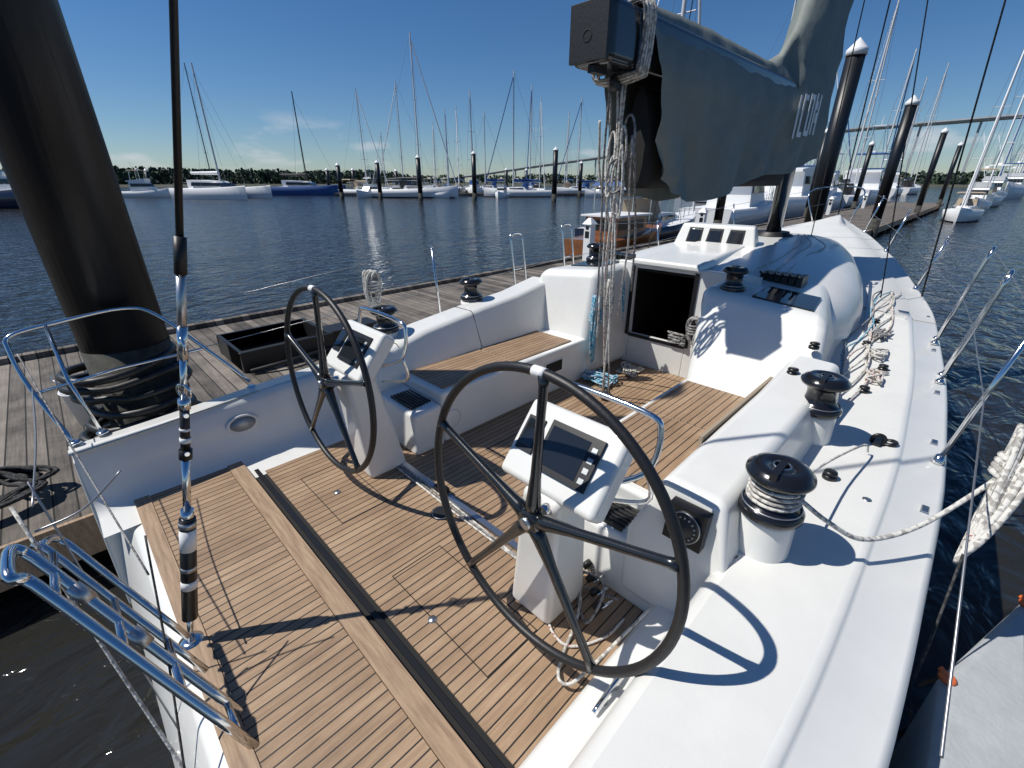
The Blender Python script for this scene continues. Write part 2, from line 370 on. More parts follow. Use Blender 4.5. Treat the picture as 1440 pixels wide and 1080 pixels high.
for p in (2.13,2.39,2.65):
    cf.hexa([(5.995,p-.10,-.72),(6.03,p-.10,-.72),(6.03,p+.10,-.72),(5.995,p+.10,-.72)],[(6.058,p-.09,-.545),(6.09,p-.09,-.545),(6.09,p+.09,-.545),(6.058,p+.09,-.545)],M_blk)
    cf.hexa([(5.993,p-.07,-.70),(6.0,p-.07,-.70),(6.0,p+.07,-.70),(5.993,p+.07,-.70)],[(6.047,p-.07,-.565),(6.06,p-.07,-.565),(6.06,p+.07,-.565),(6.047,p+.07,-.565)],M_screen)
cf.hexa([(4.02,.74,-.96),(4.5,.80,-.96),(4.5,1.22,-.93),(4.02,1.20,-.93)],[(4.02,.74,-.905),(4.5,.80,-.893),(4.5,1.22,-.858),(4.02,1.20,-.862)],M_glass)
cf.hexa([(4.15,2.8,-.87),(4.55,2.8,-.87),(4.55,3.2,-.88),(4.15,3.2,-.89)],[(4.15,2.8,-.83),(4.55,2.8,-.82),(4.55,3.2,-.845),(4.15,3.2,-.865)],M_glass)
cf.box(6.6,7.0,2.2,2.7,-.73,-.665,M_glass)
for i in range(6):
    p=1.02+i*.062
    cf.box(4.72,4.92,p,p+.05,-.91,-.79,M_blk); cf.tube([(4.72,p+.025,-.80),(4.62,p+.025,-.765)],.012,M_blk,6)
for i in range(5):
    p=2.85+i*.07
    cf.box(4.75,4.95,p,p+.055,-.88,-.79,M_blk)
cf.done(bevel=.006,parent=yacht,seg=2)

# small deck gear
def mk(name): return B(name)
g=mk('pad_eye'); 
g.lathe((3.22,.08,-1.458),[(.055,0),(.055,.01),(.03,.018),(0,.018)],M_blk)
g.torus((3.22,.08,-1.425),(1,.3,0),.032,.011,M_blk,20,8); g.torus((3.25,.03,-1.44),(0,.3,1),.035,.012,M_blk,20,8); g.box(3.16,3.28,.06,.1,-1.455,-1.43,M_blk); g.done()
for F,P in ((2.62,.20),(3.7,.62),(3.25,.62),(3.95,.28),(4.5,.25),(5.0,.45),(5.7,.5)):
    g=mk('turning_block'); z=sz(F)+.016 
    if P>.35 and F<4: z=-1.17 if F<3.6 else -1.0
    if F==3.7: z=-1.10
    g.lathe((F,P,z),[(.035,0),(.035,.02),(.02,.024),(.02,.03),(.034,.034),(.03,.045),(0,.047)],M_blk,16); g.done()
g=mk('deck_track'); g.hexa([(5.3,.50,-1.36),(7.2,.80,-1.22),(7.2,.83,-1.22),(5.3,.53,-1.36)],[(5.3,.50,-1.31),(7.2,.80,-1.15),(7.2,.83,-1.15),(5.3,.53,-1.31)],M_alu); g.box(2.1,3.2,.712,.73,-1.26,-1.2,M_tan); g.done()
g=mk('deck_cleat')
g.tube([(.93,.50,-1.80),(1.0,.50,-1.785),(1.08,.50,-1.785),(1.15,.50,-1.80)],.012,M_steel,8,smooth=3); g.tube([(1.0,.5,-1.83),(1.0,.5,-1.785)],.012,M_steel); g.tube([(1.08,.5,-1.83),(1.08,.5,-1.785)],.012,M_steel)
g.done()
# bulkhead compass
g=mk('bulkhead_compass')
def aft_panel(g,F,P,Z,w,m,d=.012):
    g.hexa([(F-.03,P-w,Z-w),(F-.03+d,P-w,Z-w),(F-.03+d,P+w,Z-w),(F-.03,P+w,Z-w)],[(F,P-w,Z+w),(F+d,P-w,Z+w),(F+d,P+w,Z+w),(F,P+w,Z+w)],m)
aft_panel(g,1.607,.54,-1.36,.085,M_blk,.05)
g.lathe((1.594,.54,-1.36),[(.075,-.01),(.075,.010),(.06,.016),(.05,.014),(.035,.026),(0,.030)],M_mblk,28,axis=(-1,0,.16))
g.torus((1.58,.54,-1.357),(-1,0,.16),.07,.0022,M_alu,32,6)
for i in range(16):
    a=i*math.pi/8; q=Vector((0,math.cos(a)*.052,math.sin(a)*.052)); g.box(1.573+q.z*.12-.003,1.577+q.z*.12,.54+q.y-.003,.54+q.y+.003,-1.357+q.z-.003,-1.357+q.z+.003,M_grate)
g.done()
# oval vent on port wall
g=mk('oval_vent')
g.lathe((0,0,0),[(.10,0),(.10,.008),(.085,.016),(.08,.012),(0,.012)],M_gel,32,axis=(0,-1,0)); g.lathe((0,0,0),[(.078,.0125),(.0,.0135)],M_grate,32,axis=(0,-1,0)); o=g.done(); o.location=W((.66,3.556,-1.68)); o.scale=(1,1.15,.72); o.rotation_euler=(0,math.radians(-5),0)

# winches
def winch(F,P,Z,riser=0.,rr=.095,s=1.,rope=None):
    w=B('winch')
    if riser: w.lathe((F,P,Z),[(rr*1.28,-.03),(rr*1.2,.01),(rr*1.14,riser-.02),(rr*1.10,riser-.004),(rr*.9,riser)],M_gel)
    z=Z+riser
    pr=[(.105,0),(.112,.008),(.112,.03),(.10,.042),(.082,.055),(.072,.075),(.069,.105),(.074,.135),(.088,.15),(.108,.158),(.114,.17),(.112,.182),(.10,.19),(.095,.200),(.075,.206),(.03,.206),(.028,.19),(0,.19)]
    w.lathe((F,P,z),[(a*s,b*s) for a,b in pr],M_winch,36)
    w.torus((F,P,z+.205*s),(0,0,1),.028*s,.004*s,M_alu,20,6)
    w.torus((F,P,z+.045*s),(0,0,1),.1*s,.003*s,M_alu,40,6)
    w.box(F-.1*s,F+.02*s,P-.012*s,P+.012*s,z+.19*s,z+.215*s,M_blk)
    if rope:
        pts=[]
        for i in range(90):
            a=i*.26; pts.append((F+math.cos(a)*.086*s,P+math.sin(a)*.086*s,z+.06*s+i*.00085*s))
        w.tube(pts,.0085,rope,8)
    return w.done()
winch(3.02,.40,-1.46,.19,s=1.12); winch(1.86,.30,-1.48,.19,s=1.14,rope=M_ropeW)
winch(4.12,1.40,-.86,.0,s=.95); winch(4.5,3.12,-.85,0,s=.95)
winch(1.95,3.56,-1.35,.12,s=1.05); winch(3.0,3.6,-1.15,0.02,s=1.05)

# steering wheels
def wheel(P):
    w=B('steering_wheel'); c=Vector((1.02,P,-1.19)); R=.605
    tilt=math.radians(3)
    upv=Vector((math.sin(tilt),0,math.cos(tilt))); sd=Vector((0,-1,0))
    pts=[c+(upv*math.cos(2*math.pi*i/96)+sd*math.sin(2*math.pi*i/96))*R for i in range(96)]
    w.tube(pts,.0185,M_mblk,12,closed=True)
    a=-.06; q=[c+(upv*math.cos(a+.03*i)+sd*math.sin(a+.03*i))*R for i in range(4)]; w.tube(q,.0198,M_white,12)
    for k in range(5):
        an=2*math.pi*k/5+.02; d=upv*math.cos(an)+sd*math.sin(an)
        w.tube([c+d*t for t in (.02,.08,.2,.45,.56,.60)],[.036,.030,.021,.017,.018,.024],M_carbon,12)
    w.lathe(c,[(.055,-.035),(.058,.0),(.05,.03),(.03,.035),(0,.036)],M_carbon,24,axis=(-1,0,0))
    w.lathe(c,[(.026,.03),(.026,.042),(.02,.047),(0,.047)],M_alu,18,axis=(-1,0,0))
    w.tube([c,c+Vector((.16,0,0))],.025,M_steel,14)
    w.done()
wheel(.91); wheel(2.73)
def pedestal(P,dp):
    e=empty('helm_pedestal')
    b=B('column'); b.hexa([(1.16,P+dp-.13,-1.955),(1.46,P+dp-.13,-1.955),(1.46,P+dp+.13,-1.955),(1.16,P+dp+.13,-1.955)],[(1.10,P-.10,-1.16),(1.30,P-.10,-1.10),(1.30,P+.10,-1.10),(1.10,P+.10,-1.16)],M_gel); b.done(bevel=.035,parent=e,seg=4)
    b=B('instrument_head'); 
    def pl(a,t,off):
        return (lerp(1.12,1.33,t)-off*.78,P+a,lerp(-1.13,-.88,t)+off*.62)
    def slab(a0,a1,t0,t1,o0,o1,m): b.hexa([pl(a0,t0,o0),pl(a1,t0,o0),pl(a1,t1,o0),pl(a0,t1,o0)],[pl(a0,t0,o1),pl(a1,t0,o1),pl(a1,t1,o1),pl(a0,t1,o1)],m)
    slab(-.25,.25,-.05,1.05,-.11,.0,M_gel); b.done(bevel=.028,parent=e,seg=4)
    b=B('chartplotter'); slab(-.17,.09,.2,.86,-.005,.014,M_blk); slab(-.115,.075,.28,.79,.014,.016,M_screen); slab(.125,.215,.32,.8,-.005,.010,M_blk); slab(.135,.205,.4,.76,.010,.012,M_screen)
    for i in range(4): slab(-.155,-.13,.28+i*.13,.35+i*.13,.014,.017,M_grate)
    b.done(parent=e,bevel=.003,seg=2)
    b=B('grab_rail'); b.tube([(1.32,P-.2,-1.1),(1.42,P-.29,-1.04),(1.46,P-.30,-.88),(1.46,P-.22,-.82),(1.46,P+.22,-.82),(1.46,P+.30,-.88),(1.42,P+.29,-1.04),(1.32,P+.2,-1.1)],.0125,M_steel,10,smooth=5); b.tube([(1.42,P-.29,-1.04),(1.44,P-.295,-1.2),(1.36,P-.1,-1.25)],.011,M_steel,8,smooth=5); b.done(parent=e)
pedestal(.95,.10); pedestal(2.72,-.02)

# mainsheet track / lines on sole
g=mk('mainsheet_traveler'); g.box(1.40,1.44,1.25,2.95,-1.951,-1.925,M_alu); g.box(1.39,1.45,2.05,2.15,-1.925,-1.89,M_blk)
for i,m in ((0,M_ropeW),(1,M_ropeG),(2,M_ropeW)):
    g.tube([(1.36+i*.018-(.03 if i==2 else 0),1.3,-1.94),(1.352+i*.02,1.9,-1.938),(1.36+i*.02,2.5,-1.938),(1.35+i*.02,2.93,-1.935)],.007,m,6,smooth=5)
g.done()

# ------------------------------------------------------------ rig
g=mk('mast')
secs=[]
for z in (-.70,4,9,15,20):
    k=1 if z<14 else .6
    secs.append([(7.2+.17*k*math.cos(a*math.pi/8),2.06+.085*k*math.sin(a*math.pi/8),z) for a in range(16)])
g.loft(secs,M_carbon,closed=True,caps=True)
g.lathe((7.2,2.06,-.70),[(.26,0),(.25,.03),(.2,.05),(.2,.07)],M_mblk)
g.tube([(7.2,2.06,8),(6.9,.95,8.1)],.03,M_carbon); g.tube([(7.2,2.06,8),(6.9,3.2,8.1)],.03,M_carbon)
g.done()
g=mk('boom')
g.box(2.70,7.0,1.87,2.18,.655,.985,M_carbon); g.done(bevel=.05,seg=4)
g=mk('boom_end_fitting')
g.box(2.672,2.70,1.885,2.165,.67,.97,M_mblk); g.lathe((2.674,2.03,.80),[(.035,0),(.035,.004),(.028,.006),(.026,-.01),(0,-.01)],M_int,20,axis=(-1,0,0))
g.box(2.72,2.86,2.0,2.05,.62,.66,M_mblk); g.lathe((3.0,2.02,.60),[(.05,-.02),(.05,.02)],M_blk,20,axis=(0,1,0))
g.done(bevel=.01)
g=mk('boom_rope_lashing')
for i in range(6):
    F=2.98+i*.02; d=.007*(i%3)
    g.tube([(F,1.858-d,.64-d),(F+.02,1.85-d,.82),(F,1.858-d,.995+d),(F,2.03,1.005+d),(F-.01,2.192+d,.995+d),(F,2.196+d,.82),(F,2.192+d,.64-d),(F+.01,2.03,.63-d*2),(F,1.858-d,.64-d)],.009,M_ropeW if i%3 else M_ropeG,8,smooth=4)
g.done()
# sail cover
g=mk('boom_sail_cover')
topT=[(3.0,1.06),(3.3,1.10),(4.2,1.13),(5.4,1.10),(6.1,1.14),(6.4,1.5),(6.7,2.1),(6.95,3.2),(7.1,4.2)]
botT=[(3.1,.1),(3.5,-.12),(4,-.17),(5,-.06),(6,.06),(7.45,.24)]
secs=[];nF=80;nT=56
for i in range(nF+1):
    s=i/nF; F=3.08+s*(7.46-3.08); row=[]
    zt=smi(min(F,7.1),topT) if F<7.1 else 4.2; zb=interp(F,botT); c=2.03+.01*s
    for j in range(nT+1):
        t=j/nT; side=-1 if t<.5 else 1; q=abs(t-.5)*2
        z=zt+(zb-zt)*q
        k0=min(1,max(0,(1.15-z)/.5)) if F<6.3 else min(1,q*2)
        bul=.03+.19*math.sin(k0*math.pi*.5)
        if z<.62: bul=lerp(.22,.15,min(1,(.62-z)/.7))
        if F>6.3 and z>1.1: bul=min(bul,.05+.15*min(1,q*4))
        hang=min(1,max(0,(.85-z)/.6))
        fold=abs(math.sin(F*3.1+z*1.1+1.5*noise.noise(Vector((F*.8,side*3,z)))))**.6
        wr=.075*(fold-.6)*hang+.05*noise.noise(Vector((F*1.4+z*1.6,side*5,z*.9)))+.026*noise.noise(Vector((F*5-z*5,side*9,z*2.)))+.010*noise.noise(Vector((F*14-z*9,side*9,z*8.)))
        bul+=wr*(.35+q*.8)
        dz=-.035*math.sin(F*3.1)*q if q>.9 else 0
        FF=F
        if i<14:
            k=(14-i)/14; FF=F+k*(.38*(q if side<0 else q*.9)) + (.0 if side<0 else -.05*k)
        FF+=.03*noise.noise(Vector((z*3,side*3,s*4)))
        row.append((FF,c+side*bul,z+dz))
    secs.append(row)
g.loft(secs,M_cover)
def letters(g):
    T=.40
    for k,f in enumerate((6.0,6.14,6.36,6.58)):
        z0=.42+.025*k
        bars={0:[(0,0,.045,T)],1:[(0,0,.045,T),(.045,0,.10,.05),(.045,T-.05,.10,.05)],2:[(0,0,.045,T),(.12,0,.045,T),(.045,0,.075,.05),(.045,T-.05,.075,.05)],3:[(0,0,.045,T),(.14,0,.045,T),(.045,.25,.05,.08),(.09,.12,.05,.1)]}[k]
        for df,dz,wf,hz in bars:
            P=1.745
            g.box(f+df,f+df+wf,P,P+.003,z0+dz,z0+dz+hz,M_letter)
letters(g)
g.done()
g=mk('furled_mainsail')
secs=[]
for i in range(20):
    F=3.2+i*.2; r=.13+.02*math.sin(i*1.7)
    secs.append([(F+.0,2.03+r*math.cos(a*math.pi/7),1.0-.09+.9*r*math.sin(a*math.pi/7)-.02) for a in range(14)])
g.loft(secs,M_mblk,closed=True,caps=True)
g.loft([[(F,2.03+.08*math.cos(a*math.pi/7),.28+.34*math.sin(a*math.pi/7)) for a in range(14)] for F in (3.35,3.6,4,5,6,6.8)],M_int,closed=True,caps=True)
g.done()
# backstay
g=mk('backstay')
p0=Vector((-.06,2.03,-1.92)); d=(Vector((.51,2.03,.52))-p0).normalized()
def bs(z): return p0+d*((z+1.92)/d.z)
def bseg(z0,z1,r,m,n=12): g.tube([bs(z0),bs(z1)],r,m,n)
g.lathe(p0-Vector((0,0,.02)),[(.05,0),(.05,.015),(.02,.02)],M_steel)
bseg(-1.93,-1.78,.013,M_steel); bseg(-1.80,-1.30,.031,M_blk); bseg(-1.32,-1.26,.024,M_steel); bseg(-1.64,-1.60,.0318,M_white); bseg(-1.55,-1.53,.0318,M_alu); bseg(-1.34,-1.315,.033,M_alu)
bseg(-1.45,-1.35,.0316,M_white)
bseg(-1.27,-1.02,.015,M_steel); bseg(-1.03,-.99,.024,M_blk); bseg(-.99,-.80,.017,M_mblk); bseg(-.96,-.94,.02,M_white); bseg(-.91,-.9,.02,M_white); bseg(-.80,-.60,.012,M_steel); bseg(-.82,-.78,.022,M_steel)
bseg(-.62,-.50,.018,M_steel); bseg(-.52,-.30,.016,M_alu); bseg(-.31,-.18,.021,M_mblk); bseg(-.18,3.0,.0125,M_mblk); bseg(3.0,6,.0125,M_mblk)
top=Vector((7.1,2.06,19.8)); g.tube([bs(6),top],.01,M_mblk)
g.torus(bs(-.57),(1,0,0),.035,.006,M_steel,20,6); g.torus(bs(-.75),(1,.6,0),.03,.006,M_steel,20,6)
for zz in (-1.0,-.84): g.tube([bs(zz)+Vector((0,.03,0)),bs(zz)+Vector((0,-.03,0))],.009,M_steel,8)
g.done()
g=mk('standing_rigging')
for a,b,r in (((12.35,2.33,-.66),(7.3,2.06,19),.012),((6.9,.28,-1.2),(6.95,.95,8.1),.008),((6.9,3.78,-1.2),(6.95,3.2,8.1),.008),((6.95,.95,8.1),(7.2,2.06,19),.006),((6.95,3.2,8.1),(7.2,2.06,19),.006),((6.5,.6,-1.2),(7.1,2.0,8),.006),
              ((9.5,2.1,-.9),(7.4,2.06,12),.008)): g.tube([a,b],r,M_ropeK,6)
g.done()
# mainsheet falls
g=mk('mainsheet_ropes')
for i,(a,b,m) in enumerate((((3.05,2.0,.60),(3.45,2.12,-1.93),M_ropeW),((3.07,2.05,.60),(3.5,2.2,-1.93),M_ropeR),((3.12,2.02,.62),(3.4,2.16,-1.93),M_ropeW),((3.10,2.12,.55),(3.62,2.42,-1.5),M_ropeW),((3.05,2.1,.60),(3.7,2.5,-1.3),M_ropeG),((3.2,1.98,.30),(3.75,2.3,-1.25),M_ropeW),((3.1,2.2,.4),(3.9,2.55,-1.1),M_ropeW),((3.2,1.95,.2),(3.8,2.2,-.95),M_ropeG))):
    a=Vector(a);b=Vector(b); mid=(a+b)/2+Vector((.02*i-.04,.03*math.sin(i*2),-.02)); g.tube([a,(a*3+b)/4+Vector((.0,.02*math.cos(i*3),0)),mid,b],.0085,m,8,smooth=6)
for k in range(7):
    c=Vector((3.1+.05*R_(),2.04+.14*(R_()-.5),.30+.35*(R_()-.5))); ln=.10+.18*R_()
    pts=[c+Vector((.02*math.cos(t+k),(.022+.02*(k%3))*math.sin(t),-ln*math.cos(t)-ln)) for t in [i*.7 for i in range(10)]]
    g.tube(pts,.0085,[M_ropeW,M_ropeW,M_ropeG][k%3],7,smooth=4)
g.lathe((3.45,2.14,-1.94),[(.06,0),(.06,.03),(.03,.06),(.03,.1)],M_blk,18)
g.done()

def coil(name,c,w,hgt,ud,vd,n,m,r=.009,jit=.02,parent=None,wrap=True):
    g=B(name); c=Vector(c); u=Vector(ud).normalized(); v=Vector(vd).normalized(); nn=u.cross(v); pts=[]
    for i in range(n):
        ww=w*(.45+.75*R_()); hh=hgt*(.8+.3*R_()); off=nn*(R_()-.5)*jit*2.5+u*(R_()-.5)*jit*1.5; ph=R_()*.3
        for k in range(9):
            a=2*math.pi*k/9
            pts.append(c+u*math.cos(a+ph)*ww+v*(math.sin(a+ph)*hh-hh)+off*(.5+.5*math.sin(a)) )
    g.tube(pts,r,m,6,smooth=3)
    if wrap:
        p=[c+v*(-hgt*.45)+u*math.cos(i*.8)*(w*.85)+nn*math.sin(i*.8)*(jit+.02)+v*(-i*.0035) for i in range(34)]
        g.tube(p,r,m,6,smooth=2)
    return g.done()
coil('rope_coil',(3.76,2.55,-1.05),.055,.34,(1,.2,0),(0,0,1),12,M_ropeB,.010,.04)
coil('rope_coil',(4.44,2.70,-1.0),.05,.34,(0,1,0),(0,0,1),10,M_ropeB,.010,.03)
coil('rope_coil',(4.0,2.56,-.92),.045,.40,(1,.1,0),(0,0,1),8,M_ropeW,.008,.03)
coil('rope_coil',(4.44,1.80,-1.26),.06,.13,(0,1,0),(0,0,1),12,M_ropeG,.011,.04)
coil('rope_coil',(4.4,1.68,-1.36),.07,.15,(0,1,0),(0,0,1),13,M_ropeW,.011,.06)
g=mk('rope_pile')
pts=[(3.75+.26*(R_()-.5),2.42+.34*(R_()-.5),-1.94+.09*R_()) for i in range(80)]; g.tube(pts,.009,M_ropeB,6,smooth=4)
pts=[(4.2+.3*(R_()-.5),2.35+.3*(R_()-.5),-1.94+.05*R_()) for i in range(40)]; g.tube(pts,.008,M_ropeW,6,smooth=4); g.done()
g=mk('rope_pile')
pts=[(4.47+.05*(R_()-.5),1.98+.2*(R_()-.5),-1.60+.13*R_()) for i in range(40)]; g.tube(pts,.010,M_ropeG,6,smooth=4); g.done()
# running lines and turning blocks at the foot of the near pedestal
g=mk('foot_blocks_and_lines')
for i in range(4):
    g.lathe((1.40+.05*i,.80+.06*i,-1.90+.01*i),[(.028,-.013),(.028,.013)],M_mblk,14,axis=(.2,1,.3)); g.tube([(1.40+.05*i,.78+.06*i,-1.90),(1.46+.05*i,.76+.06*i,-1.88)],.008,M_steel,6)
g.tube([(1.44,1.25,-1.93),(1.42,.95,-1.90),(1.3,.85,-1.93),(1.1,.78,-1.94),(1.0,.72,-1.92),(1.02,.66,-1.90),(1.2,.62,-1.85),(1.5,.58,-1.80)],.0075,M_ropeW,6,smooth=6)
g.tube([(1.42,1.2,-1.93),(1.5,.9,-1.85),(1.4,.78,-1.80),(1.3,.8,-1.93),(1.45,.95,-1.94),(1.5,.75,-1.90)],.007,M_ropeG,6,smooth=6)
g.tube([(1.38,1.0,-1.93),(1.2,.95,-1.94),(1.15,.8,-1.94),(1.3,.7,-1.94),(1.45,.68,-1.93)],.007,M_ropeR,6,smooth=6)
g.done()
g=mk('deck_halyards')
ms=[M_ropeW,M_ropeR,M_ropeG,M_ropeB,M_ropeR,M_ropeW]
for i in range(3):
    pp=[(7.0,1.7-.07*i,-.63)]
    for F in (6.6,6.0,5.5,5.0): pp.append((F,1.52-.13*i+.05*math.sin(F*2+i),interp(F,[(4.9,-.80),(7,-.66)])-.012*i+.0))
    g.tube(pp,.007,(M_ropeW,M_ropeR,M_ropeW)[i],6,smooth=4)
for i in range(6):
    pp=[]
    for k in range(8):
        F=6.9-k*.46; P=.36+.035*i+.05*math.sin(k*1.8+i*1.3)+.045*(F-4.5); pp.append((F,P,sz(F)+.04+(.010*i if k%2 else .0)))
    g.tube(pp,.008,ms[(i*5+1)%6],6,smooth=5)
for j,(F,P) in enumerate(((4.25,.26),(4.8,.34),(5.3,.38))):
    pts=[(F+.36*(R_()-.5),P+.12*(R_()-.5),sz(F)+.03+.05*R_()) for i in range(22)]; g.tube(pts,.008,(M_ropeR,M_ropeW,M_ropeG)[j],6,smooth=4)
g.done()
g=mk('jib_sheet')
g.tube([(1.86,.20,-1.18),(1.93,.10,-1.27),(2.05,-.02,-1.36),(2.25,-.16,-1.34),(2.5,-.30,-1.22),(2.8,-.45,-1.06)],.010,M_ropeW,8,smooth=8)
g.tube([(1.95,.26,-1.18),(2.5,.20,-1.28),(2.95,.12,-1.36),(3.02,.10,-1.43)],.006,M_ropeW,6,smooth=4)
g.done()
coil('rope_coil',(2.80,-.42,-1.00),.065,.31,(1,.1,0),(.62,-.12,.55),20,M_ropeW,.0125,.07)
coil('rope_coil',(2.78,-.41,-1.03),.05,.25,(1,.1,.1),(.62,-.12,.5),6,M_ropeR,.011,.05,wrap=False)

# ------------------------------------------------------------ rails & stanchions
def edge(F,s,off=.05): return ctr(F)+s*(hw(F)-off)
g=mk('pushpit_rail')
r=.0135
g.tube([(-.24,3.74,-1.56),(-.34,4.0,-1.2),(-.36,4.10,-.98),(-.33,4.15,-.89),(-.1,4.2,-.86),(.25,4.2,-.83),(.42,4.15,-.90),(.65,4.0,-1.2),(.85,3.88,-1.49)],r,M_steel,10,smooth=5)
g.tube([(-.10,3.78,-1.55),(-.16,4.0,-1.2),(-.16,4.19,-.865)],r*.9,M_steel,10); g.tube([(-.34,3.98,-1.24),(.1,4.02,-1.2),(.62,4.0,-1.18)],r*.8,M_steel,8)
for F,P in ((-.24,3.74),(-.10,3.78),(.85,3.87)): g.lathe((F,P,-1.535),[(.035,0),(.033,.008),(.018,.015)],M_steel,16)
g.done()
def hoop(F,s,hh=.84,w=.10,lean=.12):
    g=mk('lifeline_gate_stanchion'); P=edge(F,s); z=sz(F)
    def q(df,t): return (F+df,P+s*lean*t,z+hh*t)
    g.tube([q(-w,0),q(-w,.9),q(-w*.8,.975),q(-w*.4,1),q(w*.4,1),q(w*.8,.975),q(w,.9),q(w,0)],.0125,M_steel,10,smooth=3)
    g.tube([q(-w,.5),q(w,.5)],.009,M_steel,8)
    for a in (-w,w): g.lathe((F+a,P,z-.01),[(.03,0),(.03,.012),(.016,.03)],M_steel,16)
    g.done()
def stan(F,s,hh=.86,lean=.12):
    g=mk('lifeline_stanchion'); P=edge(F,s); z=sz(F)
    g.tube([(F,P,z),(F+.02,P+s*lean,z+hh)],.0125,M_steel,10); g.lathe((F,P,z-.01),[(.03,0),(.03,.012),(.018,.05)],M_steel,16); g.lathe((F+.02,P+s*lean,z+hh),[(.0135,-.02),(.0135,.01),(.0,.02)],M_steel,12); g.done()
hoop(4.15,1); hoop(5.1,1); stan(2.85,1,.84)
stan(3.25,-1); hoop(4.65,-1,w=.09); hoop(5.55,-1,w=.09); stan(7.3,-1,.6); stan(9.2,-1,.6); stan(7.2,1,.6); stan(9.2,1,.6); stan(10.6,-1,.6);stan(10.6,1,.6)
g=mk('lifelines')
for s in (-1,1):
    for t in (.5,1.):
        pts=[]
        for F,hh in ((2.85 if s>0 else 3.25,.85),(4.15 if s>0 else 4.65,.84),(5.1 if s>0 else 5.55,.84),(7.2,.6),(9.2,.6),(10.6,.6),(11.9,.6)):
            pts.append((F,edge(F,s)+s*.12*t,sz(F)+hh*t*.98))
        if s<0: pts=[(1.0,edge(1.,s)+s*.12*t,sz(1)+.85*t)]+pts
        else: pts=[(.5,4.0+.1*t,-1.5+.62*t)]+pts
        g.tube(pts,.003 if s>0 else .0035,M_wire,6)
g.tube([(2.3,-.33,-1.4),(2.1,-.34,-1.75),(1.7,-.34,-2.6)],.005,M_ropeK,6)
g.done()
g=mk('bow_pulpit'); g.tube([(11.5,1.95,-.75),(11.6,1.85,-.2),(12.3,2.2,-.1),(12.5,2.33,-.1),(12.3,2.46,-.1),(11.6,2.8,-.2),(11.5,2.6,-.75)],.013,M_steel,8,smooth=4); g.done()
coil('rope_coil',(2.1,4.0,-.78),.07,.17,(1,0,0),(0,0,1),14,M_ropeW,.010,.06)

# swim ladder / stern rails
g=mk('swim_ladder')
def LP(a,t):
    return Vector((lerp(-.06,-.36,t),lerp(1.62,2.02,t)+a,lerp(-1.80,-1.17,t)))
for a,t0,t1,rr in ((0,-.32,1,.018),(-.16,-.22,1.0,.018),(.13,-.05,.92,.013),(.30,.0,.80,.013)):
    g.tube([LP(a,t0),LP(a,.5),LP(a,t1-.04),LP(a,t1)+Vector((-.02,.02,.0))],rr,M_steel,12,smooth=3)
for t in (-.12,.2,.52,.86): g.tube([LP(-.16,t),LP(0,t),LP(.13,t)] if t>0 else [LP(-.16,t),LP(0,t)],.013,M_steel,10)
g.tube([LP(-.16,1),LP(-.16,1)+Vector((-.03,0,.03)),LP(0,1)+Vector((-.03,0,.03)),LP(0,1)],.018,M_steel,12,smooth=4)
g.tube([LP(.30,.8),LP(.24,.86),LP(.13,.92)],.013,M_steel,10,smooth=3)
for t in (.4,.72): g.lathe(LP(0,t),[(.024,-.04),(.026,0),(.024,.04)],M_alu,14,axis=(-.3,.4,.63))
g.done()
g=mk('stern_lines')
for a,b,m,r in (((-.36,2.15,-1.05),(-.12,1.2,-2.6),M_ropeW,.006),((-.30,2.2,-1.0),(-.2,1.8,-2.2),M_wire,.004),((-.33,4.0,-1.2),(-.32,2.2,-1.1),M_wire,.004),((-.3,3.7,-.9),(-.1,2.05,-1.5),M_ropeG,.004),((-.06,2.03,-1.3),(-.2,1.4,-1.9),M_ropeK,.004),((-.05,2.05,-1.0),(-.33,2.1,-1.15),M_wire,.004)):
    a=Vector(a);b=Vector(b); g.tube([a,(a+b)/2+Vector((0,0,-.04)),b],r,m,6,smooth=6)
g.done()

# ------------------------------------------------------------ dock and its things
g=mk('wooden_dock')
g.box(-8,75,4.16,9.2,-2.42,-2.30,M_dock)
g.box(-8,75,4.12,4.155,-2.62,-2.29,M_teakb); g.box(-8,75,9.205,9.25,-2.62,-2.29,M_teakb)
g.box(-8,75,9.0,9.14,-2.30,-2.22,M_dock)
for i in range(28): g.box(-8+i*3,-7.7+i*3,4.3,9.1,-2.9,-2.42,M_mblk)
g.done()
def pile(F,P,top,rad=.25,zb=-4,gr=-1.75):
    g=mk('dock_piling')
    g.lathe((F,P,0),[(rad*1.01,zb),(rad*1.01,gr)],M_grime,32); g.lathe((F,P,0),[(rad,gr),(rad,top)],M_pile,40); g.lathe((F,P,top),[(rad*1.12,-.02),(rad*1.12,.12),(rad*1.0,.16),(0,.16+rad*1.1)],M_white,32); g.done()
pile(.22,4.5,4.2,.275,gr=-1.15); 
for F,P,r in ((18,4.05,.24),(31,4.15,.24),(50,4.2,.2),(69,4.2,.2)): pile(F,P,3.3,r)
for F in (24,40,56,72): pile(F,9.5,3.0,.2)
g=mk('bucket')
g.lathe((-.15,6.05,-2.3),[(.15,0),(.19,.38),(.20,.385),(.185,.385),(.145,.02),(0,.02)],M_white,28); g.torus((-.15,6.05,-1.93),(0,0,1),.197,.01,M_white,30,6)
g.tube([(-.15,5.86,-1.94),(-.3,5.9,-1.8),(-.35,6.05,-1.75),(-.3,6.2,-1.8),(-.15,6.24,-1.94)],.004,M_steel,6,smooth=4); g.done()
g=mk('black_hose')
pts=[]
for i in range(130):
    a=i*.5; rr=(.37+.06*math.sin(i*.9))*(1-.001*i); pts.append((.16+rr*math.cos(a),4.44+rr*1.05*math.sin(a),-2.24+.0078*i+.03*R_()))
g.tube(pts,.03,M_rubber,8,smooth=3)
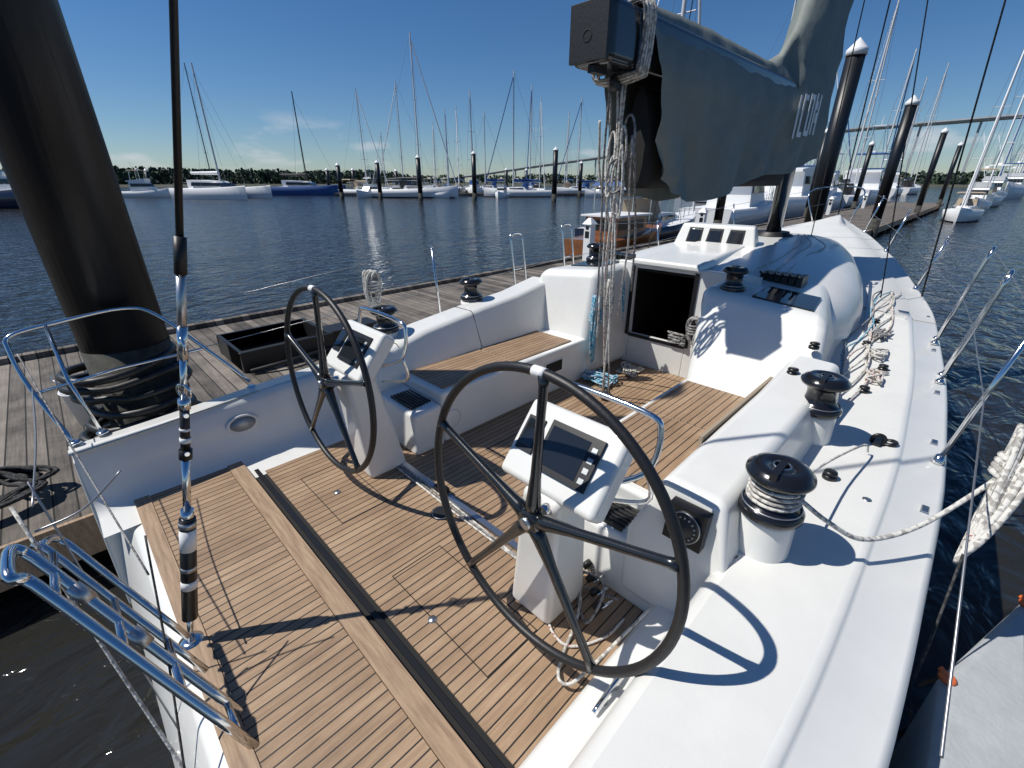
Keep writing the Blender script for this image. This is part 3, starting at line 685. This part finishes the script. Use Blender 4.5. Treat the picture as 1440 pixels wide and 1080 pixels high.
g.tube([(-.1,4.75,-1.5),(-.05,5.1,-1.45),(-.1,5.6,-1.7),(-.15,6.05,-2.1)],.02,M_rubber,8,smooth=5)
g.done()
coil('rope_coil',(-1.0,5.0,-2.15),.45,.25,(1,0,0),(0,1,.05),14,M_ropeK,.016,.08,wrap=False)
g=mk('dock_box')
g.box(1.35,2.6,6.3,7.4,-2.3,-2.28,M_int)
for a in ((1.35,2.6,6.3,6.35),(1.35,2.6,7.35,7.4),(1.35,1.4,6.35,7.35),(2.55,2.6,6.35,7.35)): g.box(*a,-2.3,-2.02,M_rubber)
g.box(2.7,3.5,6.6,7.0,-2.3,-2.1,M_rubber); g.tube([(1.4,6.2,-2.25),(1.9,6.1,-2.2),(2.6,6.3,-2.24),(3.4,6.4,-2.25)],.03,M_rubber,8,smooth=5)
g.done(bevel=.01)
def pped(F,P):
    g=mk('dock_power_pedestal')
    g.box(F,F+.25,P,P+.25,-2.3,-1.2,M_white); g.hexa([(F-.05,P-.05,-1.2),(F+.3,P-.05,-1.2),(F+.3,P+.3,-1.2),(F-.05,P+.3,-1.2)],[(F+.08,P+.08,-1.02),(F+.17,P+.08,-1.02),(F+.17,P+.17,-1.02),(F+.08,P+.17,-1.02)],M_white); g.box(F-.01,F,P+.05,P+.2,-1.6,-1.4,M_blk); g.box(F-.01,F,P+.07,P+.18,-1.35,-1.25,M_blk); g.done(bevel=.02)
for F in (11.9,20,30,42,55): pped(F,8.5)
# grey neighbouring float, bottom right
g=mk('fender_float')
g.prism([(1.35,-.42),(2.15,-.42),(2.95,-.68),(4.2,-1.15),(4.2,-2.6),(1.35,-2.6)],-2.85,-1.90,M_grey); g.done(bevel=.05,seg=4)
g=mk('float_corner_guard')
for F,P in ((2.14,-.44),(2.9,-.69)):
    g.lathe((F,P,-1.905),[(.03,0),(.032,.012),(.02,.024),(0,.026)],M_orange,10); g.tube([(F,P,-1.89),(F+.02,P+.03,-1.88)],.012,M_orange,6)
g.done()

# ------------------------------------------------------------ water & far world
ZW=-2.8
g=B('water',conv=lambda p:Vector(p)); g.add([(-3500,-3500,ZW),(3500,-3500,ZW),(3500,3500,ZW),(-3500,3500,ZW)],[[0,1,2,3]],M_water); g.done()
ID=lambda p:Vector(p)
def hullsecs(L,Bm,fb,rise,n=16,stern=.75):
    secs=[]
    for i in range(n+1):
        t=i/n; x=-L/2+L*t; w=Bm/2*(stern+(1-stern)*math.sin(min(t/.45,1)*math.pi/2))*(1-max(0,(t-.45)/.55)**2.2)+.02
        zt=fb+rise*max(0,(t-.3)/.7)**1.6
        secs.append([(x,w*.75 if t<.9 else w*.4,-.15),(x,w*.95,fb*.4),(x,w,zt),(x,w*.93,zt+.03),(x,0,zt+.08),(x,-w*.93,zt+.03),(x,-w,zt),(x,-w*.95,fb*.4),(x,-w*.75 if t<.9 else -w*.4,-.15)])
    return secs
def sailboat_mesh(L,H,hullm,coverm,dark=False,furl=True,bim=None):
    g=B('sailboat_mesh',conv=ID); fb=L*.085
    s=hullsecs(L,L*.3,fb,L*.04); g.loft(s,hullm,caps=True,smooth=True)
    g.loft([[(a[0],a[1]*.99,a[2]+.02) for a in q[2:7]] for q in s],M_white,smooth=False)
    g.loft([[(a[0],a[1]*1.004,-.1+k) for a,k in ((q[0],0),(q[1],.22))] for q in s],M_navy); g.loft([[(a[0],a[1]*1.004,-.1+k) for a,k in ((q[8],0),(q[7],.22))] for q in s],M_navy)
    z=fb+.08
    g.hexa([(-L*.12,-L*.1,z),(L*.22,-L*.05,z+.1),(L*.22,L*.05,z+.1),(-L*.12,L*.1,z)],[(-L*.10,-L*.085,z+.55),(L*.16,-L*.04,z+.45),(L*.16,L*.04,z+.45),(-L*.10,L*.085,z+.55)],M_white)
    for sg in (-1,1): g.hexa([(-L*.08,sg*L*.093,z+.2),(L*.12,sg*L*.064,z+.22),(L*.12,sg*L*.066,z+.22),(-L*.08,sg*L*.096,z+.2)],[(-L*.08,sg*L*.089,z+.4),(L*.12,sg*L*.058,z+.38),(L*.12,sg*L*.062,z+.38),(-L*.08,sg*L*.094,z+.4)],M_glass)
    mm=M_mblk if dark else M_mastw; mx=L*.06
    g.tube([(mx,0,z),(mx-.004*H,0,H)],[.13,.09],mm if not dark else M_carbon,7)
    g.tube([(mx,0,z+1.3),(-L*.36,0,z+1.35)],.09,mm,6); g.tube([(mx-.2,0,z+1.55),(-L*.15,0,z+1.6),(-L*.35,0,z+1.5)],[.28,.2,.12],coverm,8)
    for k in (.35,.62): g.tube([(mx,-L*.09*(1.25-k),H*k),(mx,L*.09*(1.25-k),H*k)],.035,mm,5)
    for sg in (-1,1):
        g.tube([(mx-.1,sg*L*.13,fb),(mx,sg*L*.09*.9,H*.35),(mx,sg*L*.09*.63,H*.62),(mx,0,H*.97)],.016,M_wire,4)
    g.tube([(-L*.5,0,fb),(mx,0,H)],.016,M_wire,4)
    g.tube([(L*.49,0,fb+L*.04),(mx+.05,0,H*.95)],.08 if furl else .018,(M_white if coverm!=M_blue else M_blue) if furl else M_wire,6)
    g.hexa([(-L*.16,-L*.085,z+.1),(-L*.06,-L*.08,z+.4),(-L*.06,L*.08,z+.4),(-L*.16,L*.085,z+.1)],[(-L*.17,-L*.075,z+1.3),(-L*.10,-L*.07,z+1.25),(-L*.10,L*.07,z+1.25),(-L*.17,L*.075,z+1.3)],coverm)
    if bim:
        g.hexa([(-L*.4,-L*.11,z+1.9),(-L*.2,-L*.11,z+1.95),(-L*.2,L*.11,z+1.95),(-L*.4,L*.11,z+1.9)],[(-L*.39,-L*.09,z+2.05),(-L*.21,-L*.09,z+2.1),(-L*.21,L*.09,z+2.1),(-L*.39,L*.09,z+2.05)],bim)
        for x in (-L*.38,-L*.22):
            for sg in (-1,1): g.tube([(x,sg*L*.1,z),(x,sg*L*.1,z+1.95)],.03,M_steel,5)
    for i in range(9):
        t=-.45+i*.105; w=interp(t+.5,[(0,.12),(.4,.145),(1,.02)])
        for sg in (-1,1): g.tube([(L*t,sg*L*w*.95,fb),(L*t,sg*L*w*.98,fb+.7+max(0,t)*L*.05)],.02,M_steel,4)
    return g.mesh()
def motor_mesh(L,tower=True,bimm=None,hullm=None):
    g=B('motor_mesh',conv=ID); fb=L*.10; hm=hullm or M_white
    s=hullsecs(L,L*.32,fb,L*.07,stern=.9); g.loft(s,hm,caps=True); g.loft([[(a[0],a[1]*.99,a[2]+.02) for a in q[2:7]] for q in s],M_white,smooth=False)
    z=fb+.05; w=L*.125
    g.hexa([(-L*.18,-w,z),(L*.22,-w*.7,z),(L*.22,w*.7,z),(-L*.18,w,z)],[(-L*.18,-w*.92,z+1.9),(L*.08,-w*.7,z+1.9),(L*.08,w*.7,z+1.9),(-L*.18,w*.92,z+1.9)],M_white)
    g.hexa([(-L*.15,-w*.985,z+.95),(L*.152,-w*.72,z+.95),(L*.152,w*.72,z+.95),(-L*.15,w*.985,z+.95)],[(-L*.15,-w*.955,z+1.55),(L*.115,-w*.72,z+1.55),(L*.115,w*.72,z+1.55),(-L*.15,w*.955,z+1.55)],M_glass)
    g.hexa([(-L*.22,-w*.95,z+1.9),(L*.09,-w*.75,z+1.9),(L*.09,w*.75,z+1.9),(-L*.22,w*.95,z+1.9)],[(-L*.22,-w*.95,z+2.1),(L*.1,-w*.7,z+2.5),(L*.1,w*.7,z+2.5),(-L*.22,w*.95,z+2.1)],M_white)
    top=z+4.0
    for x in (-L*.14,L*.03):
        for sg in (-1,1): g.tube([(x,sg*w*.8,z+2),(x*.95,sg*w*.7,top)],.04,M_steel,5)
    g.hexa([(-L*.17,-w*.8,top),(L*.05,-w*.8,top),(L*.05,w*.8,top),(-L*.17,w*.8,top)],[(-L*.16,-w*.75,top+.12),(L*.04,-w*.75,top+.12),(L*.04,w*.75,top+.12),(-L*.16,w*.75,top+.12)],bimm or M_white)
    if tower:
        for sg in (-1,1):
            for x in (-L*.12,L*.02): g.tube([(x,sg*w*.6,top),(x*.6-.2,sg*w*.3,top+3.2)],.035,M_steel,5)
            g.tube([(-L*.05,sg*w*.8,z+2.4),(-L*.35,sg*w*2.2,z+9)],.03,M_white,5)
        g.box(-L*.09,L*.0,-w*.35,w*.35,top+3.1,top+3.2,M_white); g.tube([(-L*.04,0,top+3.2),(-L*.04,0,top+4.3)],.03,M_white,5)
    g.tube([(-L*.1,0,top),(-L*.12,0,top+1.6)],.03,M_white,5); g.lathe((-L*.03,0,top+.12),[(.3,0),(.3,.25),(0,.3)],M_white,12)
    for i in range(10):
        t=.0+i*.05; ww=L*.16*(1-max(0,(t+.05)/.55)**2.2)
        for sg in (-1,1): g.tube([(L*t,sg*ww*.95,fb+L*.07*max(0,(t+.2)/.7)**1.6),(L*t,sg*ww*.95,fb+.8+L*.07*max(0,(t+.2)/.7)**1.6)],.02,M_steel,4)
    return g.mesh()
def cat_mesh(L,H,cm,dark):
    g=B('cat_mesh',conv=ID)
    for sg in (-1,1):
        s=[[(a[0],a[1]*.38+sg*L*.2,a[2]) for a in q] for q in hullsecs(L,L*.3,L*.11,.4)]; g.loft(s,M_white if cm is None else cm,caps=True)
    g.hexa([(-L*.4,-L*.2,.7),(L*.15,-L*.2,.7),(L*.15,L*.2,.7),(-L*.4,L*.2,.7)],[(-L*.4,-L*.2,L*.115),(L*.15,-L*.2,L*.115),(L*.15,L*.2,L*.115),(-L*.4,L*.2,L*.115)],M_white)
    z=L*.115
    g.hexa([(-L*.3,-L*.17,z),(L*.12,-L*.12,z),(L*.12,L*.12,z),(-L*.3,L*.17,z)],[(-L*.32,-L*.15,z+1.3),(L*.02,-L*.09,z+1.1),(L*.02,L*.09,z+1.1),(-L*.32,L*.15,z+1.3)],M_white)
    g.hexa([(-L*.25,-L*.172,z+.35),(L*.108,-L*.12,z+.35),(L*.108,L*.12,z+.35),(-L*.25,L*.172,z+.35)],[(-L*.25,-L*.160,z+.95),(L*.055,-L*.11,z+.85),(L*.055,L*.11,z+.85),(-L*.25,L*.160,z+.95)],M_glass)
    g.tube([(0,0,z+1),(0,0,H)],[.16,.11],M_carbon if dark else M_mastw,7); g.tube([(0,0,z+2.4),(-L*.38,0,z+2.4)],[.3,.22],M_mblk if dark else M_white,8)
    for p in ((L*.49,0,1.5),(-L*.1,L*.2,1.3),(-L*.1,-L*.2,1.3)): g.tube([p,(0,0,H*.95)],.02,M_wire,4)
    return g.mesh()
SB=[sailboat_mesh(12,19,M_white,M_blue),sailboat_mesh(14,22,M_white,M_mblk,dark=False),sailboat_mesh(11,17,M_navy,M_tan,bim=M_blue),sailboat_mesh(13,20,M_white,M_tan,bim=M_tan),sailboat_mesh(17,27,M_white,M_mblk,dark=True,furl=False),sailboat_mesh(10,15,M_white,M_blue,furl=False)]
MY=[motor_mesh(13),motor_mesh(16,True,M_blue),motor_mesh(11,False,M_tan),motor_mesh(18,False,None,M_navy)]
CT=[cat_mesh(15,20,None,False),cat_mesh(15,20,M_blue,True)]
def put(me,name,F,P,yaw,s=1.,roll=0.):
    o=bpy.data.objects.new(name,me); o.location=W((F,P,ZW)); o.rotation_euler=(roll,0,math.radians(yaw)); o.scale=(s,s,s); scene.collection.objects.link(o); return o
def bear(u,Rg):
    b=math.atan((u-720)/691.); ph=math.radians(45)-b; return Rg*math.cos(ph),Rg*math.sin(ph)
rnd=random.Random(3)
far=[(310,100,'c',0),(432,120,'c',1),(20,80,'m',3),(-40,85,'m',3),(200,115,'m',2),(512,112,'s',3)]
for u,r,k,i in far:
    F,P=bear(u,r)
    put({'c':CT,'m':MY,'s':SB}[k][i],{'c':'catamaran','m':'motor_yacht','s':'sailboat'}[k],F,P,45+rnd.uniform(-25,25),1.0 if k!='m' else .9)
F,P=bear(292,112); put(SB[4],'sailboat',F,P,60,.82,roll=math.radians(-3))
us=[(548,.8),(572,1.05),(585,1.1),(612,.9),(628,.95),(648,1.0),(664,1.35),(684,1.3),(727,1.05),(748,1.1),(760,.9),(800,1.0),(818,1.1),(840,.95),(880,1),(925,1.0),(965,1),(1010,1.05)]
for i,(u,s) in enumerate(us):
    F,P=bear(u+rnd.uniform(-3,3),rnd.uniform(92,135)); k=rnd.choice([0,1,2,3,5,0,1])
    put(SB[k],'sailboat',F,P,rnd.choice([45,225,135,-45])+rnd.uniform(-12,12),s*rnd.uniform(.9,1.05),roll=math.radians(rnd.uniform(-1.5,1.5)))
for u in (518,560,606,705,850,900,980):
    F,P=bear(u,rnd.uniform(88,98)); put(MY[rnd.choice([0,2,2])],'motor_yacht',F,P,rnd.choice([-135,45,-45])+rnd.uniform(-20,20),.62)
for F,P,k,i,s,y in ((22,12,'s',2,.9,90),(36,13,'m',0,.9,90),(50,13.5,'m',1,1.,85),(62,14,'m',0,1,90),(74,14,'s',1,1,90),(86,14,'m',1,1.1,88),(100,15,'s',0,1.1,90),(118,16,'m',0,1.2,92),(135,17,'s',3,1.1,90),(150,16,'s',1,1.2,90),
                   (52,1.6,'s',3,.62,-92),(68,1.5,'m',2,.75,-88),(84,1.2,'s',1,.85,-90),(98,1.,'m',0,.9,-90),(112,.8,'s',0,1.,-90),(126,-1,'m',1,1,-90),(142,-1,'s',1,1.,-90),(160,-2,'s',3,1.1,-90),(185,-1,'m',0,1.1,-90),(200,-3,'s',0,1.1,-90),(90,22,'s',0,1,0),(110,28,'s',3,1.1,0),(128,34,'s',1,1,0),(80,30,'m',0,1,0),(70,24,'s',1,1.,0)):
    put({'m':MY,'s':SB}[k][i],{'m':'motor_yacht','s':'sailboat'}[k],F,P,y+rnd.uniform(-3,3),s)
g=mk('wooden_launch')
secs=[]
for i in range(15):
    t=i/14; F=14.2+t*6.0; w=1.05*(.7+.3*math.sin(min(1,t/.4)*1.57))*(1-max(0,(t-.5)/.5)**2.2)+.03; c=10.6; zt=-2.05+.5*t*t
    secs.append([(F,c-w*.8,-2.9),(F,c-w,zt),(F,c-w*.9,zt+.03),(F,c,zt+.06),(F,c+w*.9,zt+.03),(F,c+w,zt),(F,c+w*.8,-2.9)])
g.loft(secs,M_varn,caps=True)
g.box(15.5,17.6,9.85,11.35,-2.05,-1.25,M_varn); g.box(15.6,17.4,9.83,11.37,-1.72,-1.38,M_glass); g.box(15.3,17.9,9.75,11.45,-1.25,-1.18,M_white); g.box(15.485,15.5,10.0,11.2,-1.75,-1.38,M_glass)
for q in (10.2,10.6,11.0): g.box(15.47,15.484,q-.04,q+.04,-2.05,-1.25,M_varn)
g.done(bevel=.02)
for k,(u0,u1,Rg) in enumerate(((470,860,104),(860,1060,108),(560,840,140))):
    g=mk('floating_dock'); a=Vector((*bear(u0,Rg*1.05),0)); b=Vector((*bear(u1,Rg),0)); d=(b-a).normalized(); n=Vector((-d.y,d.x,0))*1.2
    g.hexa([(*(a-n).xy,-2.8),(*(b-n).xy,-2.8),(*(b+n).xy,-2.8),(*(a+n).xy,-2.8)],[(*(a-n).xy,-2.25),(*(b-n).xy,-2.25),(*(b+n).xy,-2.25),(*(a+n).xy,-2.25)],M_dock); g.done()
for u,t,Rg in ((478,3.2,90),(533,3.6,88),(590,4.1,80),(667,4.7,80),(712,3.0,108),(740,3.0,112),(780,4.9,74),(816,4.0,100),(558,2.8,112),(462,3,118),(498,3,115),(870,4,90),(210,2.6,120)):
    F,P=bear(u,Rg); pile(F,P,t-.8,.36)
g=mk('shoreline')
def arc(u0,u1,n,Rg): return [bear(lerp(u0,u1,i/n),Rg) for i in range(n+1)]
A=arc(-700,1500,60,330); Bq=arc(-700,1500,60,335); C=arc(-700,1500,60,900)
g.loft([[(F,P,-3) for F,P in A],[(F,P,-1.6) for F,P in Bq],[(F,P,-1.2) for F,P in C]],M_soil); g.done()
g=mk('distant_tree_line')
vs=[];fs=[]; rn=random.Random(5)
def blade(c,s):
    a=Vector((rn.uniform(-1,1),rn.uniform(-1,1),rn.uniform(-.6,.6))).normalized(); b=a.orthogonal().normalized(); o=len(vs)
    b=(Matrix.Rotation(rn.uniform(0,6.3),3,a)@b); e=a.cross(b); 
    for p in (c+b*s,c+e*s,c-b*s,c-e*s*.8): vs.append(tuple(p))
    fs.append([o,o+1,o+2,o+3])
for k in range(520):
    u=rn.uniform(-500,1500) if k%3 else rn.uniform(100,560); Rg=rn.uniform(345,420); F,P=bear(u,Rg)
    H=rn.uniform(4,9)*(1. if u<560 else .7); wd=rn.uniform(3,9)
    for m in range(60):
        t=rn.random()**.7; q=rn.uniform(0,6.28); rr=wd*math.sqrt(rn.random())*math.sqrt(max(0,1-(t-.45)**2*2.2))
        blade(Vector((F+rr*math.cos(q),P+rr*math.sin(q),-1.5+H*t)),rn.uniform(.6,1.3))
g.add(vs,fs,M_leaf); g.done(weld=False)
g=mk('road_bridge')
pts=[(620,1200,4),(670,900,10),(760,700,20),(880,600,29),(1000,560,35),(1200,530,41),(1440,500,41),(1700,520,36)]
V=[]
for (u0,r0,h0),(u1,r1,h1) in zip(pts,pts[1:]):
    for i in range(6): t=i/6; F0,P0=bear(u0,r0);F1,P1=bear(u1,r1); V.append(Vector((lerp(F0,F1,t),lerp(P0,P1,t),lerp(h0,h1,t))))
V=smoothpts(V[::3],3)
secs=[]
for i,p in enumerate(V):
    t=(V[min(i+1,len(V)-1)]-V[max(0,i-1)]); t.z=0; t.normalize(); n=Vector((-t.y,t.x,0))*6
    secs.append([tuple(p+n),tuple(p+n+Vector((0,0,1))),tuple(p-n+Vector((0,0,1))),tuple(p-n),tuple(p-n*.8-Vector((0,0,1.4))),tuple(p+n*.8-Vector((0,0,1.4)))])
g.loft(secs,M_conc,closed=True,caps=True,smooth=False)
for i in range(0,len(V),2):
    p=V[i]; g.box(p.x-.7,p.x+.7,p.y-.7,p.y+.7,-3,p.z-1.3,M_conc); 
g.done()

# ------------------------------------------------------------ light, sky, camera
w=bpy.data.worlds.new('World'); scene.world=w; w.use_nodes=True; nt=w.node_tree; N=nt.nodes.new; L=nt.links.new
bg=nt.nodes['Background']; bg.inputs['Strength'].default_value=.07
sk=N('ShaderNodeTexSky'); sk.sky_type='NISHITA'; sk.sun_disc=False; sk.sun_elevation=math.radians(54.7); sk.sun_rotation=math.radians(225); sk.air_density=1.0; sk.dust_density=.1; sk.ozone_density=2.5
tn=N('ShaderNodeMix'); tn.data_type='RGBA'; tn.blend_type='MULTIPLY'; tn.inputs[0].default_value=1; L(sk.outputs[0],tn.inputs[6]); tn.inputs[7].default_value=(.80,.93,1.12,1)
hs=N('ShaderNodeHueSaturation'); hs.inputs['Saturation'].default_value=1.15; L(tn.outputs[2],hs.inputs['Color'])
tc=N('ShaderNodeTexCoord'); mp=N('ShaderNodeMapping'); mp.inputs['Scale'].default_value=(1,1,3.2); mp.inputs['Location'].default_value=(.35,.2,0); L(tc.outputs['Generated'],mp.inputs[0])
ns=N('ShaderNodeTexNoise'); ns.inputs['Scale'].default_value=6.5; ns.inputs['Detail'].default_value=8; L(mp.outputs[0],ns.inputs['Vector'])
rp=N('ShaderNodeValToRGB'); rp.color_ramp.elements[0].position=.56; rp.color_ramp.elements[1].position=.70; L(ns.outputs['Fac'],rp.inputs['Fac'])
sp=N('ShaderNodeSeparateXYZ'); L(tc.outputs['Generated'],sp.inputs[0])
r2=N('ShaderNodeValToRGB'); e=r2.color_ramp.elements; e[0].position=.01; e[0].color=(0,0,0,1); e[1].position=.115; e[1].color=(0,0,0,1); x=e.new(.035); x.color=(.8,.8,.8,1); x=e.new(.075); x.color=(.7,.7,.7,1); L(sp.outputs['Z'],r2.inputs['Fac'])
ml=N('ShaderNodeMath'); ml.operation='MULTIPLY'; L(rp.outputs['Color'],ml.inputs[0]); L(r2.outputs['Color'],ml.inputs[1])
mx=N('ShaderNodeMix'); mx.data_type='RGBA'; L(ml.outputs[0],mx.inputs[0]); L(hs.outputs[0],mx.inputs[6]); mx.inputs[7].default_value=(9,9.4,10,1)
L(mx.outputs[2],bg.inputs['Color'])
sl=bpy.data.lights.new('sun','SUN'); sl.energy=4.7; sl.angle=math.radians(.5); sl.color=(1,.965,.90)
so=bpy.data.objects.new('sun',sl); scene.collection.objects.link(so); so.rotation_euler=Vector((-.5,-.5,1)).to_track_quat('Z','Y').to_euler(); so.location=(-20,-20,40)
cd=bpy.data.cameras.new('camera'); cd.lens=15.75; cd.sensor_width=36; cd.clip_end=8000; cd.clip_start=.05
cam=bpy.data.objects.new('camera',cd); scene.collection.objects.link(cam); cam.location=(0,0,0); cam.rotation_euler=(math.radians(90-24.34),0,math.radians(45)); scene.camera=cam
